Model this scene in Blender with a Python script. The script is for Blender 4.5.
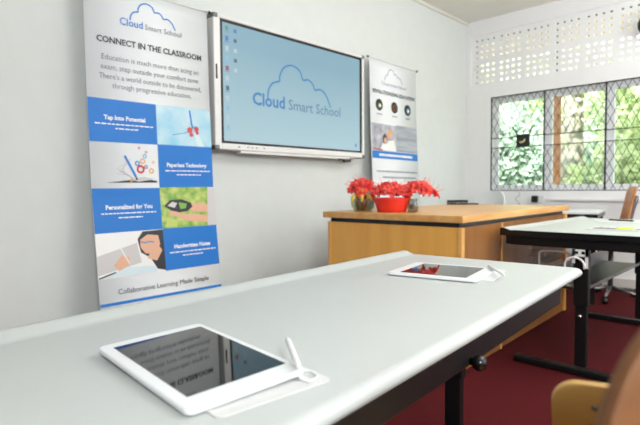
import bpy, math, random
from mathutils import Vector, Matrix
C = bpy.context.scene
COL = C.collection
for o in list(bpy.data.objects): bpy.data.objects.remove(o)
R = math.radians

# ------------------------------------------------------------------ camera
EYE = Vector((0, 0, 1.0347))
RT = Vector((0.6973279586583844, -0.7167098983154143, -0.00778715159985613))
UP = Vector((0.03912894031444637, 0.027217990622650463, 0.9988634075870103))
FW = Vector((0.7156833406634523, 0.696840083981378, -0.047023964673632665))
cd = bpy.data.cameras.new('camera'); cam = bpy.data.objects.new('camera', cd); COL.objects.link(cam)
m = Matrix.Identity(4)
for i in range(3):
    m[i][0] = RT[i]; m[i][1] = UP[i]; m[i][2] = -FW[i]; m[i][3] = EYE[i]
cam.matrix_world = m
cd.sensor_width = 36; cd.lens = 499.058 / 640 * 36; cd.clip_start = 0.02; cd.clip_end = 200
cd.dof.use_dof = True; cd.dof.focus_distance = 1.45; cd.dof.aperture_fstop = 4.2
C.camera = cam

# ------------------------------------------------------------------ world, sun, lamps, exposure
w = bpy.data.worlds.new('sky'); C.world = w; w.use_nodes = True
nt = w.node_tree; bg = nt.nodes['Background']
bg.inputs[0].default_value = (0.86, 0.93, 1.0, 1); bg.inputs[1].default_value = 4.0
def light(name, kind, loc, rot, energy, color=(1, 1, 1), size=1, sy=None):
    l = bpy.data.lights.new(name, kind); o = bpy.data.objects.new(name, l); COL.objects.link(o)
    o.location = loc; o.rotation_euler = rot; l.energy = energy; l.color = color
    if kind == 'AREA':
        l.size = size
        if sy: l.shape = 'RECTANGLE'; l.size_y = sy
    if kind == 'SUN': l.angle = R(1.5)
    return o
light('sun', 'SUN', (0, 0, 20), (R(20), R(-48), 0), 10.5, (1, .97, .9))
fl = light('fill_behind', 'AREA', (-0.5, -1.5, 2.0), (0, 0, 0), 60, (.955, .975, 1), .7)  # added soft fill from behind the camera, brightens the desk front
fl.rotation_euler = (Vector((4.2, .9, .9)) - Vector((-.5, -1.5, 2.0))).to_track_quat('-Z', 'Y').to_euler()
light('ceiling_light_front', 'AREA', (3.4, -0.6, 2.98), (0, 0, 0), 20, (.94, .955, 1), 2.4, 2.0)
light('fill_left', 'AREA', (-3.0, 0.2, 1.9), (0, R(-90), 0), 6, (.95, .985, 1), 1.6, 3.0)  # added fill at the left wall, which has no window
light('fill_rear', 'AREA', (3.2, -3.0, 1.8), (R(90), 0, R(-12)), 30, (.94, .975, 1), 3.6, 1.6)  # added fill at the windowless rear wall, lifts board and window walls
light('fill_up', 'AREA', (3.3, -1.1, 1.7), (R(180), 0, 0), 124, (.94, .955, 1), .6)  # added unseen fill aimed upward, brightens the room off the ceiling
vs = C.view_settings
vs.view_transform = 'Standard'; vs.look = 'None'; vs.gamma = 1; vs.use_curve_mapping = False
vs.exposure = 0.64

# ------------------------------------------------------------------ helpers
def lin(c):
    return tuple(((x / 255) / 12.92 if x / 255 <= .04045 else ((x / 255 + .055) / 1.055) ** 2.4) for x in c) + (1,)
def mat(name, rgb, rough=.5, metal=0, bump=0, scale=40, var=0, spec=.5, trans=0, emit=0, rgb2=None, stretch=None, alpha=1):
    mt = bpy.data.materials.new(name); mt.use_nodes = True
    n = mt.node_tree.nodes; l = mt.node_tree.links; b = n['Principled BSDF']
    c = lin(rgb)
    b.inputs['Base Color'].default_value = c; b.inputs['Roughness'].default_value = rough
    b.inputs['Metallic'].default_value = metal; b.inputs['Specular IOR Level'].default_value = spec
    b.inputs['Transmission Weight'].default_value = trans
    b.inputs['Alpha'].default_value = alpha
    if emit:
        b.inputs['Emission Color'].default_value = c; b.inputs['Emission Strength'].default_value = emit
    if var or rgb2 or bump:
        tc = n.new('ShaderNodeTexCoord'); mp = n.new('ShaderNodeMapping'); ns = n.new('ShaderNodeTexNoise')
        l.new(tc.outputs['Object'], mp.inputs[0]); l.new(mp.outputs[0], ns.inputs['Vector'])
        if stretch: mp.inputs['Scale'].default_value = stretch
        ns.inputs['Scale'].default_value = scale; ns.inputs['Detail'].default_value = 4
        if var or rgb2:
            cr = n.new('ShaderNodeValToRGB'); l.new(ns.outputs[0], cr.inputs[0])
            c2 = lin(rgb2) if rgb2 else tuple(x * (1 - var) for x in c[:3]) + (1,)
            cr.color_ramp.elements[0].position = .3; cr.color_ramp.elements[1].position = .7
            cr.color_ramp.elements[0].color = c2; cr.color_ramp.elements[1].color = c
            l.new(cr.outputs[0], b.inputs['Base Color'])
        if bump:
            bp = n.new('ShaderNodeBump'); bp.inputs['Strength'].default_value = bump; bp.inputs['Distance'].default_value = .004
            l.new(ns.outputs[0], bp.inputs['Height']); l.new(bp.outputs[0], b.inputs['Normal'])
    return mt
M = {}
M['wall'] = mat('wall_paint', (220, 224, 221), .7, bump=.15, scale=9, var=.03)
M['wallw'] = mat('window_wall_paint', (236, 236, 236), .6, bump=.1, scale=12, var=.02)
M['ceil'] = mat('ceiling_paint', (228, 226, 216), .8, var=.03, scale=5)
M['carpet'] = mat('red_carpet', (92, 20, 25), .95, bump=.8, scale=260, rgb2=(58, 10, 14), spec=.15)
M['trim'] = mat('trim_paint', (196, 192, 184), .5)
M['lam'] = mat('white_laminate', (184, 189, 187), .42, var=.015, scale=20, spec=.45)
M['edge'] = mat('white_edge', (216, 218, 212), .3)
M['black'] = mat('black_powder_coat', (11, 11, 13), .45, spec=.3)
M['blackp'] = mat('black_plastic', (12, 12, 14), .25)
M['grey'] = mat('grey_metal', (120, 120, 120), .35, .8)
M['chrome'] = mat('chrome', (205, 205, 205), .18, 1)
M['alu'] = mat('painted_aluminium', (226, 226, 224), .35, .1)
M['white'] = mat('white_plastic', (222, 225, 226), .3)
M['paper'] = mat('paper', (206, 207, 206), .6)
M['glassd'] = mat('tablet_glass', (22, 24, 26), .03, spec=.9)
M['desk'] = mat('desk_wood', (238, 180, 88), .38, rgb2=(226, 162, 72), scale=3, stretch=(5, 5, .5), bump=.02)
M['deskx'] = mat('desk_top_wood', (220, 172, 104), .34, rgb2=(204, 144, 70), scale=3, stretch=(.6, 6, 6), spec=.6)
M['deskl'] = mat('desk_edge_wood', (226, 172, 98), .35, var=.1, scale=30)
M['desk_shade'] = mat('desk_side_shaded_wood', (150, 102, 52), .4, rgb2=(134, 86, 42), scale=3, stretch=(5, 5, .5))  # desk wood darkened: shade on the sides is put into the colour
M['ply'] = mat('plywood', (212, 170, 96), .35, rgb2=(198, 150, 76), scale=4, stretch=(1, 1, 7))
M['ply_shade'] = mat('shaded_plywood', (124, 80, 42), .45, rgb2=(104, 64, 32), scale=4, stretch=(1, 1, 7))  # plywood darkened: the nearest chair's shade is put into its colour
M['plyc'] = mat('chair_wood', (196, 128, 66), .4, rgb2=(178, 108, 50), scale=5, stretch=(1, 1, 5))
M['window'] = mat('window_frame_paint', (240, 243, 246), .4)
M['grille'] = mat('black_iron', (18, 20, 22), .5)
M['blue'] = mat('banner_blue', (40, 122, 206), .42, spec=.3)
M['banner'] = mat('banner_vinyl', (234, 238, 240), .4, spec=.3)
M['ink'] = mat('dark_ink', (50, 52, 62), .4)
M['ginkl'] = mat('grey_ink', (128, 132, 142), .4)
M['wink'] = mat('white_ink', (244, 246, 250), .4)
M['logo'] = mat('logo_blue', (50, 128, 205), .4)
def glass(name, rgb=(255, 255, 255), rough=0.0, fac=.12):
    mt = bpy.data.materials.new(name); mt.use_nodes = True
    n = mt.node_tree.nodes; l = mt.node_tree.links; n.remove(n['Principled BSDF'])
    out = n['Material Output']; mx = n.new('ShaderNodeMixShader'); t = n.new('ShaderNodeBsdfTransparent'); g = n.new('ShaderNodeBsdfGlossy')
    t.inputs[0].default_value = lin(rgb); g.inputs['Roughness'].default_value = rough + .02; mx.inputs[0].default_value = fac
    l.new(t.outputs[0], mx.inputs[1]); l.new(g.outputs[0], mx.inputs[2]); l.new(mx.outputs[0], out.inputs[0])
    return mt
M['pane'] = glass('window_glass', (236, 242, 240))
M['bowl_glass'] = glass('bowl_glass', (232, 234, 222), .05, .08)
M['clear'] = glass('clear_glass', (228, 232, 228), .02, .15)

class MB:
    def __init__(s): s.v = []; s.f = []; s.m = []; s.sm = []
    def add(s, vs, fs, mi=0, sm=False):
        k = len(s.v); s.v += [tuple(v) for v in vs]
        for f in fs: s.f.append(tuple(i + k for i in f)); s.m.append(mi); s.sm.append(sm)
        return s
    def box(s, a, b, mi=0, T=None):
        (x0, y0, z0), (x1, y1, z1) = a, b
        x0, x1 = sorted((x0, x1)); y0, y1 = sorted((y0, y1)); z0, z1 = sorted((z0, z1))
        vs = [Vector(p) for p in ((x0,y0,z0),(x1,y0,z0),(x1,y1,z0),(x0,y1,z0),(x0,y0,z1),(x1,y0,z1),(x1,y1,z1),(x0,y1,z1))]
        if T: vs = [T @ v for v in vs]
        return s.add(vs, [(0,3,2,1),(4,5,6,7),(0,1,5,4),(1,2,6,5),(2,3,7,6),(3,0,4,7)], mi)
    def tube(s, pts, r, n=8, mi=0, cap=True):
        pts = [Vector(p) for p in pts]; rr = r if isinstance(r, (list, tuple)) else [r] * len(pts)
        vs = []; fs = []; u = None
        for i, p in enumerate(pts):
            d = (pts[min(i+1, len(pts)-1)] - pts[max(i-1, 0)]).normalized()
            if u is None: u = d.orthogonal().normalized()
            else: u = (u - d * u.dot(d)).normalized()
            q = d.cross(u)
            for k in range(n):
                a = 2 * math.pi * k / n; vs.append(p + (u * math.cos(a) + q * math.sin(a)) * rr[i])
        for i in range(len(pts) - 1):
            for k in range(n):
                fs.append((i*n+k, i*n+(k+1)%n, (i+1)*n+(k+1)%n, (i+1)*n+k))
        if cap: fs.append(tuple(range(n))[::-1]); fs.append(tuple((len(pts)-1)*n + k for k in range(n)))
        return s.add(vs, fs, mi, True)
    def lathe(s, prof, n=20, mi=0, c=(0, 0, 0)):
        vs = []; fs = []
        for (r, z) in prof:
            for k in range(n):
                a = 2*math.pi*k/n; vs.append((c[0]+r*math.cos(a), c[1]+r*math.sin(a), c[2]+z))
        for i in range(len(prof)-1):
            for k in range(n): fs.append((i*n+k, i*n+(k+1)%n, (i+1)*n+(k+1)%n, (i+1)*n+k))
        return s.add(vs, fs, mi, True)
    def prism(s, poly, f0, f1, mi=0):
        """extrude 2-D polygon; f0, f1 map a 2-D point to the two end planes"""
        n = len(poly); vs = [f0(p) for p in poly] + [f1(p) for p in poly]
        fs = [tuple(range(n))[::-1], tuple(range(n, 2*n))] + [(i, (i+1)%n, n+(i+1)%n, n+i) for i in range(n)]
        return s.add(vs, fs, mi)
    def build(s, name, mats, parent=None, bevel=0, seg=2):
        me = bpy.data.meshes.new(name); me.from_pydata(s.v, [], s.f); me.update()
        for mm in (mats if isinstance(mats, (list, tuple)) else [mats]): me.materials.append(mm)
        me.polygons.foreach_set('material_index', s.m); me.polygons.foreach_set('use_smooth', s.sm)
        o = bpy.data.objects.new(name, me); COL.objects.link(o)
        if parent: o.parent = parent
        if bevel:
            b = o.modifiers.new('bevel', 'BEVEL'); b.width = bevel; b.segments = seg; b.limit_method = 'ANGLE'; b.angle_limit = R(40)
        return o
def tag(o, label=None, cat=None, group=None, kind=None):
    if label: o['label'] = label
    if cat: o['category'] = cat
    if group: o['group'] = group
    if kind: o['kind'] = kind
    return o
def thing(name, label, cat, loc=(0, 0, 0), rz=0, group=None):
    o = bpy.data.objects.new(name, None); o.empty_display_size = .1; COL.objects.link(o)
    o.location = loc; o.rotation_euler = (0, 0, rz)
    return tag(o, label, cat, group)
def struct(name, mb, m, **k): return tag(mb.build(name, m, **k), kind='structure')
def copy_tree(o, parent=None):
    c = o.copy(); COL.objects.link(c)
    if parent: c.parent = parent
    for ch in [x for x in bpy.data.objects if x.parent == o]: copy_tree(ch, c)
    return c
def text2d(s, bold=0):
    cu = bpy.data.curves.new('t', 'FONT'); cu.body = s; cu.size = 1; cu.offset = bold; cu.resolution_u = 2
    o = bpy.data.objects.new('t', cu); COL.objects.link(o); bpy.context.view_layer.update()
    me = bpy.data.meshes.new_from_object(o); vs = [v.co.copy() for v in me.vertices]; fs = [tuple(p.vertices) for p in me.polygons]
    bpy.data.objects.remove(o); bpy.data.curves.remove(cu); bpy.data.meshes.remove(me)
    x0 = min(v.x for v in vs); x1 = max(v.x for v in vs)
    return [((v.x - x0) / (x1 - x0), v.y, x1 - x0) for v in vs], fs
def put_text(mb, s, surf, x0, x1, z, mi=0, bold=0, off=.004, h=None):
    """one line from x0 to x1 with baseline z on a surface surf(x, z, off)"""
    vs, fs = text2d(s, bold); k = (x1 - x0) / vs[0][2]; kh = h / .72 if h else k
    mb.add([surf(x0 + v[0] * (x1 - x0), z + v[1] * kh, off) for v in vs], fs, mi)
CLOUD = [(0,0),(.013,.088),(.071,.169),(.17,.206),(.175,.263),(.237,.362),(.359,.409),(.483,.366),(.533,.273),(.611,.285),(.69,.25),(.73,.185),(.826,.198),(.916,.147),(.965,.071),(1,.002)]
def catmull(P, n=5):
    out = []
    for i in range(len(P) - 1):
        p0, p1, p2, p3 = P[max(i-1,0)], P[i], P[i+1], P[min(i+2, len(P)-1)]
        for k in range(n):
            t = k / n
            out.append(tuple(.5*((2*b)+(-a+c)*t+(2*a-5*b+4*c-d)*t*t+(-a+3*b-3*c+d)*t**3) for a, b, c, d in zip(p0, p1, p2, p3)))
    return out + [P[-1]]
def stroke(mb, pts, wd, surf, mi=0, off=.002):
    pts = [Vector(p) for p in pts]; vs = []; fs = []
    for i, p in enumerate(pts):
        d = (pts[min(i+1, len(pts)-1)] - pts[max(i-1, 0)]); d = d / max(d.length, 1e-6); q = Vector((-d.y, d.x)) * wd / 2
        vs += [surf(*(p + q), off), surf(*(p - q), off)]
        if i: k = 2*i; fs.append((k-2, k-1, k+1, k))
    mb.add(vs, fs, mi)
def cloud(mb, surf, x0, z0, wd, line, mi=0, kz=1):
    stroke(mb, [(x0 + a*wd, z0 + b*wd*kz) for a, b in catmull(CLOUD)], line, surf, mi)
def poly(mb, pts, surf, mi=0, off=.002): mb.add([surf(x, z, off) for x, z in pts], [tuple(range(len(pts)))], mi)
def rect(mb, x0, x1, z0, z1, surf, mi=0, off=.002, nz=6):
    for i in range(nz):
        a = z0 + (z1-z0)*i/nz; b = z0 + (z1-z0)*(i+1)/nz
        poly(mb, [(x0, a), (x1, a), (x1, b), (x0, b)], surf, mi, off)
def disc(mb, x, z, r, surf, mi=0, off=.003, kz=1, n=16, inner=0):
    ring = [(x + r*math.cos(2*math.pi*i/n), z + kz*r*math.sin(2*math.pi*i/n)) for i in range(n)]
    if not inner: poly(mb, ring, surf, mi, off)
    else: stroke(mb, ring + ring[:2], inner, surf, mi, off)
def words(mb, x0, x1, z, h, surf, mi, seed):
    """a line of print too small to read: word-long dashes"""
    rd = random.Random(seed); x = x0
    while x < x1 - .004:
        wl = min(rd.uniform(.012, .035), x1 - x)
        rect(mb, x, x + wl, z, z + h, surf, mi, .004, 1); x += wl + .006

# ------------------------------------------------------------------ the room
XW, YW, XL, YB, ZC = 5.82, 3.08, -3.2, -3.2, 3.075
TH = .16
struct('floor', MB().box((XL, YB, -.05), (XW + TH, YW + TH, 0)), M['carpet'])
struct('ceiling', MB().box((XL - TH, YB - TH, ZC), (XW + TH, YW + TH, ZC + .12)), M['ceil'])
struct('wall_back', MB().box((XL, YW, 0), (XW + TH, YW + TH, ZC)), M['wall'])
struct('wall_left', MB().box((XL - TH, YB, 0), (XL, YW + TH, ZC)), M['wall'])
struct('wall_front', MB().box((XL, YB - TH, 0), (XW + TH, YB, ZC)), M['wall'])
WY0, WY1, WZ0, WZ1 = .265, 2.765, .995, 2.125          # window opening
VY1, VZ0, VZ1 = 3.03, 2.275, 2.90                       # block vent opening
VY0 = VY1 - .027 - .315 * 10
b = MB()
b.box((XW, YB, 0), (XW + TH, YW, WZ0)).box((XW, WY1, WZ0), (XW + TH, YW, WZ1)).box((XW, YB, WZ0), (XW + TH, WY0, WZ1))
b.box((XW, YB, WZ1), (XW + TH, YW, VZ0)).box((XW, VY1, VZ0), (XW + TH, YW, VZ1)).box((XW, YB, VZ0), (XW + TH, VY0, VZ1))
b.box((XW, YB, VZ1), (XW + TH, YW, ZC))
struct('wall_right', b, M['wallw'])
# pierced vent blocks: eight rows of square holes, four by four in each block
ys = [2.969 - .3165 * g - .0715 * k for g in range(10) for k in range(4)]
zs = [2.842, 2.773, 2.705, 2.635, 2.537, 2.470, 2.402, 2.330]
hw, hh = .0155, .0135; xa, xb = XW + .03, XW + .065
b = MB(); zz = [VZ1] + [z for q in zs for z in (q + hh, q - hh)] + [VZ0]
for i in range(0, len(zz), 2): b.box((xa, VY0, zz[i+1]), (xb, VY1, zz[i]))
yy = [VY1] + [y for q in ys for y in (q + hw, q - hw)] + [VY0]
for q in zs:
    for i in range(0, len(yy), 2): b.box((xa, yy[i+1], q - hh), (xb, yy[i], q + hh))
vent = struct('trim_1', b, M['wallw'])
struct('baseboard_right', MB().box((XW - .015, YB, 0), (XW, YW, .09)), M['trim'], bevel=.004)
struct('baseboard_back', MB().box((XL, YW - .015, 0), (XW - .015, YW, .09)), M['trim'], bevel=.004)
struct('trim_2', MB().box((XL, YW - .03, ZC - .035), (XW, YW, ZC)), M['ceil'], bevel=.008)
struct('trim_3', MB().box((XW - .03, YB, .885), (XW, 2.05, .915)), M['wallw'], bevel=.004)
# window frame with its panes
fx0, fx1 = XW + .09, XW + .13
fr = MB(); MUL = [WY1, 2.125, 1.50, .88, WY0]
fr.box((fx0, WY0, WZ0), (fx1, WY1, WZ0 + .07)).box((fx0, WY0, WZ1 - .07), (fx1, WY1, WZ1))
for i, y in enumerate(MUL):
    a, c = (y - .06, y) if i == 0 else ((y, y + .06) if i == 4 else (y - .05, y + .05))
    fr.box((fx0, a, WZ0 + .07), (fx1, c, WZ1 - .07))
win = struct('window_1', fr, M['window'], bevel=.006)
for i in range(4):
    hi = MUL[i] - (.06 if i == 0 else .05); lo = MUL[i+1] + (.06 if i == 3 else .05)
    p = MB().box((XW + .105, lo, WZ0 + .07), (XW + .111, hi, WZ1 - .07)).build('pane', M['pane'], win)
# ------------------------------------------------------------------ outside the window
struct('ground', MB().box((XW + TH, -14, -.6), (30, 18, -.3)), mat('outside_grass', (150, 165, 110), .9, rgb2=(110, 130, 70), scale=4))
eave = struct('trim_4', MB().box((XW + TH, -4, ZC - .02), (XW + 1.85, 5, ZC + .05)), mat('soffit_cream', (222, 182, 132), .7))
struct('trim_5', MB().box((XW + TH, -4, ZC - .205), (XW + TH + .06, 5, ZC - .02)).box((XW + TH, 3.01, 2.2), (XW + TH + .05, 3.08, 2.87)).box((XW + TH, 2.055, 2.2), (XW + TH + .05, 2.11, 2.87)), mat('vent_shade_timber', (70, 52, 36), .7))  # timber added behind the vent to darken its top row and two columns
M['bark'] = mat('pale_bark', (170, 160, 145), .9, rgb2=(130, 118, 100), scale=6, stretch=(1, 1, .3), bump=.4)
M['bark2'] = mat('brown_bark', (200, 132, 84), .9, rgb2=(170, 104, 62), scale=6, stretch=(1, 1, .3), bump=.4)
LEAF = [mat('leaf_%s' % k, c, .6, rgb2=c2, scale=3) for k, c, c2 in (('pale', (214, 222, 168), (184, 200, 138)), ('mid', (186, 204, 150), (150, 174, 122)), ('cool', (190, 206, 186), (156, 180, 156)))]  # leaves bleached: veiling glare through the window is put into their colour
def crown(rd, cx, cy, cz, rx, ry, rz, n, ls):
    b = MB(); blobs = []
    for _ in range(14):
        a, e = rd.uniform(0, 6.28), rd.uniform(-1, 1); q = rd.uniform(.2, .8)
        blobs.append((cx + rx*q*math.cos(a), cy + ry*q*math.sin(a), cz + rz*q*e))
    for i in range(n):
        bx_, by_, bz_ = rd.choice(blobs); s = .42
        p = Vector((bx_ + rd.gauss(0, rx*s*.5), by_ + rd.gauss(0, ry*s*.5), bz_ + rd.gauss(0, rz*s*.5)))
        u = Vector((rd.gauss(0,1), rd.gauss(0,1), rd.gauss(0,1))).normalized(); q = u.orthogonal().normalized(); z = ls * rd.uniform(.6, 1.3)
        b.add([p - u*z, p + q*z*.4, p + u*z, p - q*z*.4], [(0,1,2,3)])
    return b
def tree(label, x, y, tr, h, cr, lf, seed, cat='tree', ls=.11, n=2600, bark='bark'):
    rd = random.Random(seed); t = thing('tree' if cat == 'tree' else 'shrub', label, cat, (x, y, -.3), 0, 'greenery outside the window')
    pts = [(rd.gauss(0, .03), rd.gauss(0, .03), h * i / 6) for i in range(7)]
    b = MB().tube(pts, [tr * (1.15 - .1 * i) for i in range(7)], 10)
    for k in range(4):
        a = rd.uniform(0, 6.28); z = h * rd.uniform(.5, .9)
        b.tube([(0, 0, z), (math.cos(a)*.5, math.sin(a)*.5, z + .5), (math.cos(a)*cr[0]*.7, math.sin(a)*cr[0]*.7, z + 1)], [tr*.5, tr*.35, tr*.15], 6)
    b.build('trunk', M[bark], t)
    crown(rd, 0, 0, cr[2], cr[0], cr[0], cr[1], n, ls).build('foliage', lf, t)
tree('pale-trunked tree seen through the second window pane', 9.6, 3.03, .20, 5.5, (1.7, 1.2, 5.2), LEAF[1], 3, n=3000)
tree('leafy green tree filling the leftmost window pane', 10.4, 4.9, .09, 3.2, (1.25, 1.9, 2.1), LEAF[2], 5, n=5200)
tree('bushy tree right of the pale trunk, low behind the second pane', 12.0, 3.3, .07, 2.2, (1.0, 1.1, 1.5), LEAF[2], 7, n=3000)
tree('yellow-green tree behind the third window pane', 9.6, 1.7, .07, 3.0, (1.1, 1.7, 2.2), LEAF[0], 11, n=4200)
tree('tall light green tree far behind the leftmost pane', 14.5, 7.4, .14, 5, (2.4, 2.4, 4.4), LEAF[0], 13, ls=.17, n=3600)
tree('tall green tree far behind the third pane, right', 15.0, 2.6, .14, 5, (2.0, 2.4, 3.4), LEAF[1], 17, ls=.16, n=2600)
tree('low shrub under the second window pane', 8.6, 2.15, .03, .9, (.6, .55, 1.15), LEAF[0], 19, 'shrub', n=1500)
tree('very tall tree in the gap between the far green trees', 20.5, 6.6, .16, 6, (2.2, 2.6, 4.6), LEAF[0], 29, ls=.18, n=2600)
tree('very tall tree beyond the right end of the vent blocks', 20.5, 0.6, .16, 6, (2.4, 2.8, 4.6), LEAF[0], 31, ls=.18, n=2800)
tree('broad tree beyond the right end of the window', 10.5, -.6, .1, 3.2, (1.5, 1.7, 2.6), LEAF[1], 23, n=3500)
tag(MB().box((7.16, 2.43, -.3), (7.26, 2.535, ZC - .1)).build('verandah_post', M['bark2'], bevel=.01), 'brown timber post outside left end of second window pane', 'post')
# ------------------------------------------------------------------ security grille and what hangs on it
gr = thing('window_grille', 'black iron diamond lattice grille over the window', 'window grille', (XW, WY0, WZ0))
def bar(mb, p, q, wd=.006, dp=.006):
    p, q = Vector(p), Vector(q); d = (q - p).normalized(); n = Vector((1, 0, 0)); s_ = d.cross(n) * wd / 2; k = n * dp / 2
    vs = [p + s_ + k, p - s_ + k, p - s_ - k, p + s_ - k, q + s_ + k, q - s_ + k, q - s_ - k, q + s_ - k]
    mb.add(vs, [(0,1,2,3),(4,7,6,5),(0,4,5,1),(1,5,6,2),(2,6,7,3),(3,7,4,0)])
H = WZ1 - WZ0; W_ = WY1 - WY0; gx = .012
fb = MB()
for z in (.004, .515, .632, H - .004): bar(fb, (gx, 0, z), (gx, W_, z), .009, .01)
for i in range(5): y = [.005, .624, 1.248, 1.872, W_ - .005][i]; bar(fb, (gx, y, 0), (gx, y, H), .013, .014)
fb.build('frame_bars', M['grille'], gr)
def lattice(y0, y1, z0, z1, n=8, dz=.154):
    mb = MB(); dy = (y1 - y0) / n; k = dz / dy
    for s_ in (1, -1):
        for j in range(-12, 24):
            # line z = z1 + s*k*(y - y0 - j*dy)
            pts = []
            for y in (y0, y1):
                z = z1 + s_*k*(y - y0 - j*dy)
                if z0 - 1e-6 <= z <= z1 + 1e-6: pts.append((y, z))
            for z in (z0, z1):
                y = y0 + j*dy + s_*(z - z1)/k
                if y0 + 1e-6 < y < y1 - 1e-6: pts.append((y, z))
            if len(pts) >= 2: bar(mb, (gx, *pts[0]), (gx, *pts[-1]), .0045, .004)
    return mb
G = [0, .624, 1.248, 1.872, W_]
for i in range(4):
    for z0, z1 in ((0, .515), (.632, H)): lattice(G[i], G[i+1], z0, z1).build('lattice_panel', M['grille'], gr)
po = thing('pouch', 'small black pouch hanging by two straps on the window grille', 'pouch', (XW - .012, 2.362, 1.50))
MB().box((-.02, -.076, 0), (.012, .076, .152)).build('bag', mat('black_nylon', (22, 22, 30), .6), po, bevel=.012)
for s_ in (-1, 1): MB().tube([(-.004, s_*.066, .145), (0, s_*.078, .18), (.0, s_*(.13 if s_ > 0 else .10), .24)], .007, 6).build('strap', M['blackp'], po)
cres = MB(); sf = lambda x, z, off=0: Vector((-.0205 - off, -x, z))
stroke(cres, [(-.035, .062), (-.015, .055), (.01, .062), (.028, .09)], .016, sf); cres.build('emblem', mat('pale_yellow', (220, 210, 150), .5), po); 
# socket and its adaptor
so = thing('wall_socket', 'white socket plate on the window wall below the grille', 'wall socket', (XW, 2.165, .90))
MB().box((-.008, -.045, -.045), (0, .045, .045)).build('plate', M['white'], so, bevel=.003)
ad = thing('power_adapter', 'black power adapter plugged in under the window', 'adapter', (XW - .008, 2.215, .865))
MB().box((-.05, -.03, 0), (0, .03, .075)).build('body', M['blackp'], ad, bevel=.006)
tag(MB().tube(catmull([(XW - .006, 2.42, .995), (XW - .006, 2.40, .95), (XW - .006, 2.45, .90), (XW - .006, 2.40, .84), (XW - .006, 2.42, .70)], 6), .003, 6).build('cable', mat('grey_cable', (150, 150, 150), .5)), 'thin grey cable hanging below the window left of the socket', 'cable')

# ------------------------------------------------------------------ pull-up banners
def yb(z):
    P = [(-1, 2.79), (0, 2.80), (.37, 2.85), (.99, 2.925), (1.6, 2.955), (2.3, 2.972), (3, 2.99)]
    for (a, b_), (c, d) in zip(P, P[1:]):
        if z <= c: return b_ + (d - b_) * (z - a) / (c - a)
    return 2.99
def banner(name, label, x0, x1, z1, tilt):
    t = thing(name, label, 'banner', ((x0 + x1)/2, 2.82, 0)); cx = (x0 + x1)/2
    def S(x, z, off=0): return Vector((x - cx, yb(z) - off - 2.82, z + tilt*(x - cx)))
    b = MB(); N = 24; vs = []
    for i in range(N + 1):
        z = .075 + (z1 - .075) * i / N; vs += [S(x0, z), S(x1, z)]
    b.add(vs, [(2*i, 2*i+1, 2*i+3, 2*i+2) for i in range(N)], 0, True)
    pn = b.build('panel', M['banner'], t); so_ = pn.modifiers.new('s', 'SOLIDIFY'); so_.thickness = .0015; so_.offset = -1
    MB().tube([S(x0 - .015, z1 + .004), S(x1 + .015, z1 + .004)], .0065, 8).build('top_rail', M['alu'], t)
    for x in (x0 - .02, x1 + .02): MB().tube([S(x - .008, z1 + .004), S(x + .008, z1 + .004)], .011, 8).build('rail_end_cap', M['blackp'], t)
    bs = MB().box((-(x1-x0)/2 - .02, -.07, .02), ((x1-x0)/2 + .02, .07, .08)); bs.build('base', M['alu'], t, bevel=.015)
    for s_ in (-1, 1): MB().box((s_*.28 - .02, -.17, 0), (s_*.28 + .02, .17, .02)).build('foot', M['alu'], t, bevel=.003)
    MB().tube([(0, .06, .08), (0, .2, 1.2), (0, .175, z1)], .008, 8).build('support_pole', M['alu'], t)
    return t, S
t1, S = banner('pull_up_banner', 'tall white and blue classroom banner left of the whiteboard', 1.135, 1.955, 2.243, .006)
XM = 1.555; L, Rr = 1.136, 1.954
def one(parent, name, m, draw): b = MB(); draw(b); return b.build(name, m, parent)
for a in ((L, XM, 1.322, 1.575), (XM, Rr, 1.052, 1.324), (L, XM, .79, 1.050), (XM, Rr, .529, .793)): one(t1, 'blue_block', M['blue'], lambda b: rect(b, *a, S))
one(t1, 'blue_stripe', M['blue'], lambda b: rect(b, L, Rr, .372, .389, S))
one(t1, 'logo_cloud', M['logo'], lambda b: cloud(b, S, 1.408, 2.067, .302, .009))
one(t1, 'logo_text', M['logo'], lambda b: put_text(b, 'Cloud', S, 1.342, 1.487, 2.030, bold=.012))
one(t1, 'logo_text', M['ginkl'], lambda b: put_text(b, 'Smart School', S, 1.502, 1.752, 2.030))
for a, c, z, s_ in ((1.226, 1.870, 1.806, 'Education is much more than acing an'), (1.219, 1.875, 1.749, "exam, step outside your comfort zone."), (1.207, 1.888, 1.694, "There's a world outside to be discovered,"), (1.283, 1.812, 1.642, 'through progressive education.')):
    one(t1, 'body_text', M['ginkl'], lambda b: put_text(b, s_, S, a, c, z, h=.032))
one(t1, 'headline', M['ink'], lambda b: put_text(b, 'CONNECT IN THE CLASSROOM', S, 1.200, 1.898, 1.905, bold=.026, h=.036))
one(t1, 'tagline', M['ink'], lambda b: put_text(b, 'Collaborative Learning Made Simple', S, 1.243, 1.857, .432))
for a, c, z, s_ in ((1.224, 1.480, 1.455, 'Tap Into Potential'), (1.612, 1.905, 1.184, 'Paperless Technology'), (1.209, 1.498, .926, 'Personalized for You'), (1.625, 1.893, .662, 'Handwritten Notes')):
    one(t1, 'block_title', M['wink'], lambda b: put_text(b, s_, S, a, c, z, bold=.03, h=.026))
for k, (a, c, z) in enumerate(((1.17, 1.53, 1.425), (1.29, 1.44, 1.400), (1.60, 1.93, 1.155), (1.68, 1.86, 1.130), (1.18, 1.52, .898), (1.28, 1.43, .872), (1.59, 1.93, .634), (1.68, 1.84, .610))):
    one(t1, 'small_print', M['wink'], lambda b: words(b, a, c, z, .007, S, 0, k))
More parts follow.
